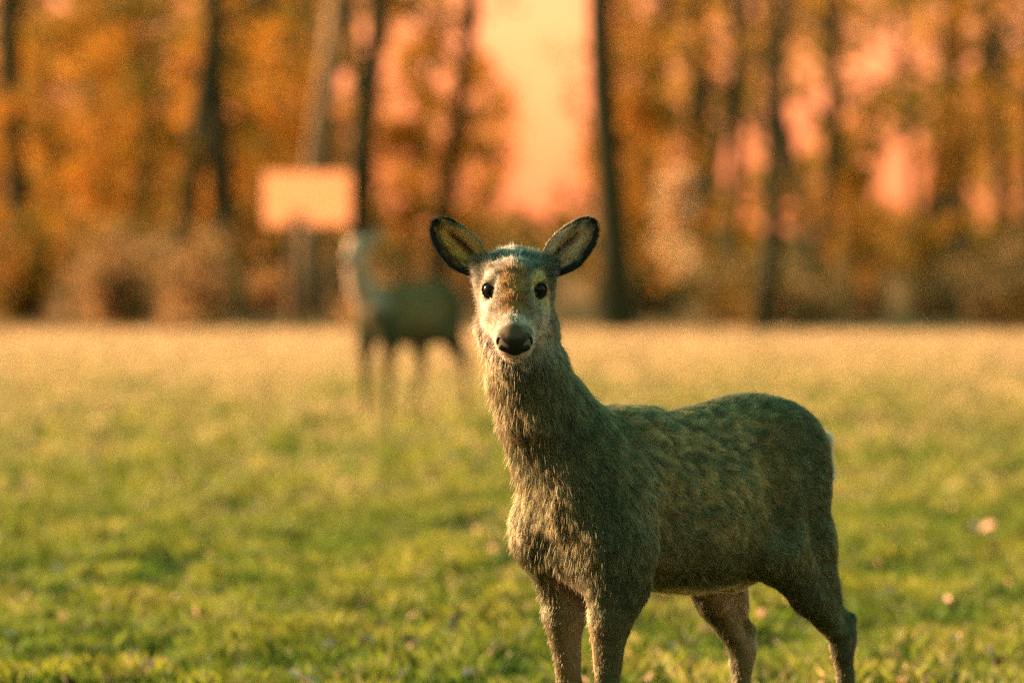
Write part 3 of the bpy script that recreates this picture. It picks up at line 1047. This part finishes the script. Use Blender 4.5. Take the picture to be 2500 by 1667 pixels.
def leaves_mesh(cent, per, spread, size, cols):
    """leaf clumps: folded diamonds round the given centres -> verts, faces, colours"""
    V, Q, C = [], [], []
    for c in cent:
        cc = np.array(random.choice(cols)) * random.uniform(.7, 1.25)
        for k in range(per):
            p = c + np.array([random.gauss(0, spread), random.gauss(0, spread), random.gauss(0, spread * .9)])
            a = unit([random.gauss(0, 1), random.gauss(0, 1), random.gauss(-.3, .7)])
            b = unit(np.cross(a, [random.gauss(0, 1), random.gauss(0, 1), random.gauss(0, 1)]))
            l, w = size * random.uniform(.7, 1.3), size * random.uniform(.32, .5)
            i = len(V)
            V += [p - a * l / 2, p + b * w, p + a * l / 2, p - b * w]
            Q.append((i, i + 1, i + 2, i + 3))
            f = cc * random.uniform(.8, 1.2)
            C += [f] * 4
    return np.array(V), np.array(Q), np.clip(np.array(C), .01, .8)

M_BARK = mat_plain('bark', (.055, .052, .022), .95, .1, noise=(.025, .027, .014), bump=.9, scale=14)
M_BARK_SUNLIT = mat_plain('sunlit_bark', (.40, .27, .15), .9, .1, noise=(.24, .16, .09), bump=.6, scale=10)  # sunlight on one trunk, painted in as paler bark
M_LEAF = mat_attr('autumn_leaves', .7, .2, .45)
ORANGE = [(.53, .235, .022), (.46, .21, .020), (.60, .29, .045), (.34, .185, .02)]
OLIVE = [(.18, .135, .014), (.27, .17, .018), (.36, .20, .022), (.075, .075, .012)]
TAN = [(.46, .27, .11), (.38, .22, .085), (.54, .33, .15), (.28, .17, .06)]

def tree_meshes(h, r, lean, low, cols, clumps, per, pale=False):
    """trunk with limbs, and a crown of twigs' leaf clumps; returns (trunk mesh, crown mesh)"""
    V, Q = [], []
    d0 = np.array((lean[0], lean[1], 1.0))
    tr = bend((0, 0, -.05), d0, h, 12, .035, .03)
    tube(V, Q, tr, [r * (1.35 if i == 0 else 1) * (1 - .80 * (i / 12) ** 1.1) for i in range(13)], 11, .12)
    cent = []
    for k in range(15):
        f = low + (1 - low) * (k + random.random()) / 15
        i = min(int(f * 12), 11)
        p = tr[i] + (tr[i + 1] - tr[i]) * (f * 12 - i)
        g = random.uniform(0, 6.28)
        L = h * random.uniform(.16, .30) * (1.15 - .6 * f)
        br = bend(p, (math.cos(g), math.sin(g), random.uniform(.15, .9)), L, 6, .16, .05)
        tube(V, Q, br, [r * .34 * (1 - f * .5) * (1 - .85 * j / 6) for j in range(7)], 6)
        for j in (2, 3, 4, 5):
            tw = bend(br[j], (random.gauss(0, 1), random.gauss(0, 1), random.gauss(.1, .5)), L * .4, 3, .25)
            tube(V, Q, tw, [r * .10, r * .07, r * .05, r * .02], 4)
            cent += [tw[2], tw[3]]
        cent.append(br[6])
    random.shuffle(cent)
    lv = leaves_mesh(cent[:clumps], per, .12, .10, cols)
    return (np.array(V), Q), lv

def make_proto(name, tm, bark):
    (V, Q), (LV, LQ, LC) = tm
    t = mesh_obj('trunk', V, Q, bark)
    c = mesh_obj('crown', LV, LQ, M_LEAF, smooth=False, col=LC)
    return t.data, c.data, t, c

def plant(kind, name, proto, loc, rz, s, label, cat, group, parts=('trunk', 'crown')):
    o = empty(name, loc, rz)
    o.scale = (s, s, s)
    tag(o, label, cat, group)
    for me, pn in zip(proto, parts):
        c = bpy.data.objects.new(pn, me)
        c.parent = o
        COL.objects.link(c)
    return o

def protos(specs):
    out = []
    for tm, bark in specs:
        t, c, a, b = make_proto('x', tm, bark)
        bpy.data.objects.remove(a); bpy.data.objects.remove(b)
        out.append((t, c))
    return out

BIG = protos([(tree_meshes(11, .17, (.02, .0), .30, ORANGE, 46, 22), M_BARK), (tree_meshes(12, .20, (-.03, .02), .34, ORANGE + OLIVE, 46, 22), M_BARK),
              (tree_meshes(10, .14, (.12, .0), .28, OLIVE, 46, 22), M_BARK), (tree_meshes(12, .19, (.0, .02), .36, ORANGE, 40, 22), M_BARK_SUNLIT)])
SAP = protos([(tree_meshes(4.6, .035, (.05, 0), .12, ORANGE, 70, 26), M_BARK), (tree_meshes(5.2, .04, (-.08, 0), .15, OLIVE + ORANGE, 70, 26), M_BARK),
              (tree_meshes(3.8, .03, (.1, .05), .10, ORANGE, 80, 26), M_BARK), (tree_meshes(4.8, .035, (0, 0), .10, OLIVE, 80, 28), M_BARK)])

def shrub_meshes(h, w, cols, stems, per):
    V, Q, cent = [], [], []
    for k in range(stems):
        g = random.uniform(0, 6.28)
        q = random.uniform(.1, 1)
        st = bend((math.cos(g) * w * .15 * q, math.sin(g) * w * .15 * q, -.03), (math.cos(g) * q * w / h, math.sin(g) * q * w / h, 1), h * random.uniform(.6, 1.05), 5, .12, .02)
        tube(V, Q, st, [.012, .010, .008, .006, .004, .002], 4)
        cent += [st[1], st[2], st[3], st[4], st[5]]
    return (np.array(V), Q), leaves_mesh(cent, per, .13, .085, cols)
SHR = protos([(shrub_meshes(1.1, .8, TAN, 22, 16), M_BARK), (shrub_meshes(.8, 1.0, TAN + OLIVE, 22, 16), M_BARK), (shrub_meshes(1.4, .9, OLIVE, 22, 16), M_BARK), (shrub_meshes(.6, .7, TAN, 16, 16), M_BARK)])

def at(px, y):                                            # across the view at depth y
    return (px - 1176) * .000918 * y / 12.0
TREES = [  # across, depth, kind, size, label
    (58, 77, 1, 1.0, 'stout dark tree at one end of the wood edge, well past the leaf heap'),
    (215, 88, 0, .9, 'slim tree deep in the wood behind the stout dark edge tree'),
    (395, 79, 0, 1.0, 'dark straight tree behind the low heap of pale leaves'),
    (528, 77, 1, .95, 'dark tree standing just beside the pale board on a post'),
    (705, 80, 3, 1.0, 'pale barked sunlit tree rising behind the board on a post'),
    (775, 78, 2, 1.25, 'dark leaning tree next to the pale sunlit tree, toward the glade'),
    (985, 81, 2, 1.05, 'slender leaning dark tree beside the bright glade'),
    (1420, 70.8, 1, 1.0, 'dark upright tree closing off the bright glade'),
    (1755, 70.2, 0, .75, 'thin black upright tree standing alone before tan brush'),
    (1880, 90, 0, .9, 'slim tree set back behind the thin black tree'),
    (2115, 84, 0, 1.0, 'dark tree with low orange limbs past the thin black tree'),
    (2215, 79, 1, .85, 'dark tree next beyond the tree with low orange limbs'),
    (2345, 80, 0, .9, 'last dark tree at the end of the wood beyond the low orange limbs')]
for px, y, k, s, lab in TREES:
    plant('tree', 'tree', BIG[k], (at(px, y), y, .0), random.uniform(-.3, .3), s, lab, 'tree', 'trees along the wood edge')
for k in range(26):
    y = random.uniform(88, 135)
    px = random.uniform(-150, 2500)
    if 960 < px < 1400: px = random.choice((random.uniform(-100, 950), random.uniform(1420, 2450)))
    plant('tree', 'tree', BIG[random.randrange(3)], (at(px, y), y, .05), random.uniform(0, 6.28), random.uniform(.75, 1.1),
          'dark tree deep in the wood behind the edge trees', 'tree', 'trees deep in the wood')
for k in range(44):
    px = random.uniform(-120, 2480) if k % 2 else random.uniform(-120, 700)
    y = random.uniform(73, 98)
    left = px < 620
    if 960 < px < 1390: continue
    if px > 1480 and random.random() < .35: continue
    kind = random.choice((0, 1, 2, 3) if left else (0, 2, 1))
    lab = ('slim orange-leaved sapling under the tall trees', 'leaning sapling with mixed brown and orange leaves under the tall trees',
           'short bushy orange sapling under the tall trees', 'dense dark brown-leaved sapling under the tall trees')[kind]
    plant('sapling', 'sapling', SAP[kind], (at(px, y), y, .02), random.uniform(0, 6.28), random.uniform(.7, 1.15), lab, 'sapling', lab.replace('sapling', 'saplings', 1))
SHRUB_LABEL = ('waist-high twiggy shrub with dry tan leaves at the foot of the trees', 'wide low shrub with tan and brown leaves at the foot of the trees',
               'tall dark brown-leaved shrub at the foot of the trees', 'knee-high tan shrub at the foot of the trees')
for k in range(46):
    px = random.uniform(-100, 2460)
    y = random.uniform(68.8, 88)
    if 1000 < px < 1380 and y < 90: y += 20
    if 560 < px < 860: y = max(y, 80)
    kind = random.choice((0, 1, 3)) if px > 1420 and px < 2150 else random.choice((0, 1, 2, 2, 3))
    plant('shrub', 'shrub', SHR[kind], (at(px, y), y, .02), random.uniform(0, 6.28), random.uniform(.7, 1.2),
          SHRUB_LABEL[kind], 'shrub', SHRUB_LABEL[kind].replace('shrub', 'shrubs', 1), ('stems', 'foliage'))

for px, y, k, s in ((1010, 84, 2, .95), (1365, 86, 0, .9), (1110, 104, 0, .9), (1045, 92, 1, 1.25)):
    plant('sapling', 'sapling', SAP[k], (at(px, y), y, .02), random.uniform(0, 6.28), s,
          'thin arching sapling standing in the bright glade', 'sapling', 'saplings in the glade')

for k in range(22):                                       # the wood goes on a little past the view on both sides
    px = random.choice((random.uniform(-1100, -140), random.uniform(2500, 3500)))
    y = random.uniform(71, 98)
    if k % 2:
        plant('tree', 'tree', BIG[random.randrange(3)], (at(px, y), y, .02), random.uniform(0, 6.28), random.uniform(.8, 1.1),
              'dark tree further along the wood edge, past the end trees', 'tree', 'trees further along the wood edge')
    else:
        kind = random.randrange(4)
        plant('shrub', 'shrub', SHR[kind], (at(px, y), y, .02), random.uniform(0, 6.28), 1.1, SHRUB_LABEL[kind], 'shrub', SHRUB_LABEL[kind].replace('shrub', 'shrubs', 1), ('stems', 'foliage'))

# pale-leaved sprig, added to stand for a bright gap in the dark trees
V, Q = [], []
st = bend((0, 0, -.02), (.12, 0, 1), 1.75, 7, .06)
tube(V, Q, st, [.014 - .0016 * i for i in range(8)], 5)
cen = []
for j in (3, 4, 5, 6, 7, 7):
    for k in range(3):
        tw = bend(st[j], (random.gauss(0, 1), random.gauss(0, 1), .5), .22, 2, .2)
        tube(V, Q, tw, [.004, .003, .0015], 4)
        cen.append(tw[2])
sp = empty('sapling', (at(1545, 68.9), 68.9, 0))
tag(sp, 'added slender sapling of pale leaves standing for a bright gap before the dark trees', 'sapling')
mesh_obj('trunk', np.array(V), Q, M_BARK, sp)
LV, LQ, LC = leaves_mesh(cen, 34, .075, .09, [(.80, .52, .30), (.74, .46, .24)])
mesh_obj('crown', LV, LQ, M_LEAF, sp, smooth=False, col=LC)

# far-off wood that reads as one mass, with gaps of sky between its crowns
cent = []
while len(cent) < 2400:
    y = random.uniform(150, 185)
    px = random.uniform(-900, 3250)
    z = 9.5 * random.random() ** 1.1
    if 930 < px < 1420 and z > 1.1 + 1.3 * vnoise(np.array([[px * .02, 4.5, 0.3]]))[0]: continue
    hole = vnoise(np.array([[px * .0105, z * .62, .3]]))[0] * .65 + vnoise(np.array([[px * .027, z * 1.1, 6.3]]))[0] * .35
    if hole < (.34 if px < 700 else .46) * min(1, z / 2.2): continue
    cent.append(np.array((at(px, y), y, z)))
LV, LQ, LC = leaves_mesh(cent, 9, .30, .42, OLIVE + OLIVE + OLIVE + ORANGE)
o = mesh_obj('far_wood', LV, LQ, M_LEAF, smooth=False, col=LC)
tag(o, 'far-off mass of dull orange woodland beyond the near trees', 'woodland', kind='stuff')

# ------------------------------------------------------------------ board on a post
def box(V, Q, c, s):
    b = len(V)
    for x in (-1, 1):
        for y in (-1, 1):
            for z in (-1, 1):
                V.append((c[0] + x * s[0] / 2, c[1] + y * s[1] / 2, c[2] + z * s[2] / 2))
    for f in ((0, 1, 3, 2), (4, 6, 7, 5), (0, 4, 5, 1), (2, 3, 7, 6), (0, 2, 6, 4), (1, 5, 7, 3)):
        Q.append(tuple(b + i for i in f))
M_BOARD = mat_attr('board_plastic', .5, .3, .7)         # milky plastic sheet that lets light through
M_POST = mat_plain('dark_post_wood', (.10, .065, .035), .9, .1, noise=(.06, .04, .02), bump=.5, scale=20)
sg = empty('sign_board', (at(672, 68.6), 68.6, 0), R(25))
tag(sg, 'pale blank rectangular board on a single dark post at the wood edge', 'sign')
V, Q = [], []; box(V, Q, (.20, 0, 1.64), (1.12, .03, .64)); mesh_obj('board', V, Q, M_BOARD, sg, smooth=False, col=np.tile((.78, .53, .37), (8, 1)))
V, Q = [], []; box(V, Q, (.02, .07, .72), (.11, .09, 1.54)); mesh_obj('post', V, Q, M_POST, sg, smooth=False)
V, Q = [], []; box(V, Q, (.06, .035, 1.40), (.16, .03, .14)); mesh_obj('bracket', V, Q, M_POST, sg, smooth=False)

# heap of pale dry leaves at the wood's edge
def heap(px, y, w, hgt):
    n = 26
    V, Q = [(0, 0, hgt)], []
    for r in range(1, 5):
        f = r / 4
        for j in range(n):
            g = 2 * math.pi * j / n
            V.append((math.cos(g) * w * f * (1 + .12 * math.sin(3 * g)), math.sin(g) * w * .55 * f, hgt * (1 - f * f) - .01 + random.uniform(-.012, .012)))
    for j in range(n): Q.append((0, 1 + j, 1 + (j + 1) % n))
    for r in range(3):
        for j in range(n):
            a = 1 + r * n
            Q.append((a + j, a + n + j, a + n + (j + 1) % n, a + (j + 1) % n))
    root = empty('leaf_heap', (at(px, y), y, .0))
    tag(root, 'low wide heap of pale dry leaves where the meadow meets the wood', 'leaf heap')
    mesh_obj('mound', V, Q, M_LITTER, root)
    c = [np.array((math.cos(a) * w * .8 * q, math.sin(a) * w * .4 * q, hgt * (1 - q * q * .7))) for a, q in ((random.uniform(0, 6.28), random.random() ** .5) for _ in range(90))]
    LV, LQ, LC = leaves_mesh(c, 12, .06, .09, TAN)
    tag(mesh_obj('leaf_cover', LV, LQ, M_LEAF, root, smooth=False, col=LC), kind='stuff')
heap(455, 68.5, .50, .17)

# ------------------------------------------------------------------ second deer, out on the meadow
BY = 37.8
POSE_B = dict(yaw=50, cell=.009, skin=.6, sunlit_head=(.95, .66, .46), sunlit_pale_neck=.8, dark_legs=.7, head=(-.36, -.33, 1.17), head_yaw=-22, head_pitch=24, head_roll=0,
              neck=[(-.20, -.16, .735, .125), (-.27, -.20, .82, .105), (-.32, -.24, .91, .084), (-.345, -.27, 1.0, .072), (-.352, -.26, 1.10, .066)],
              fore_near=(.30, .31, .30), fore_far=(.34, .36, .36),
              hind_near=((-.20, .60), (-.46, .38), (-.47, .09)), hind_far=((-.17, .60), (-.22, .37), (-.10, .09)))
place_deer(POSE_B, (at(942, BY), BY, 0), 0, 'smaller dark deer far out on the meadow before the wood, face and neck coloured as sunlit')
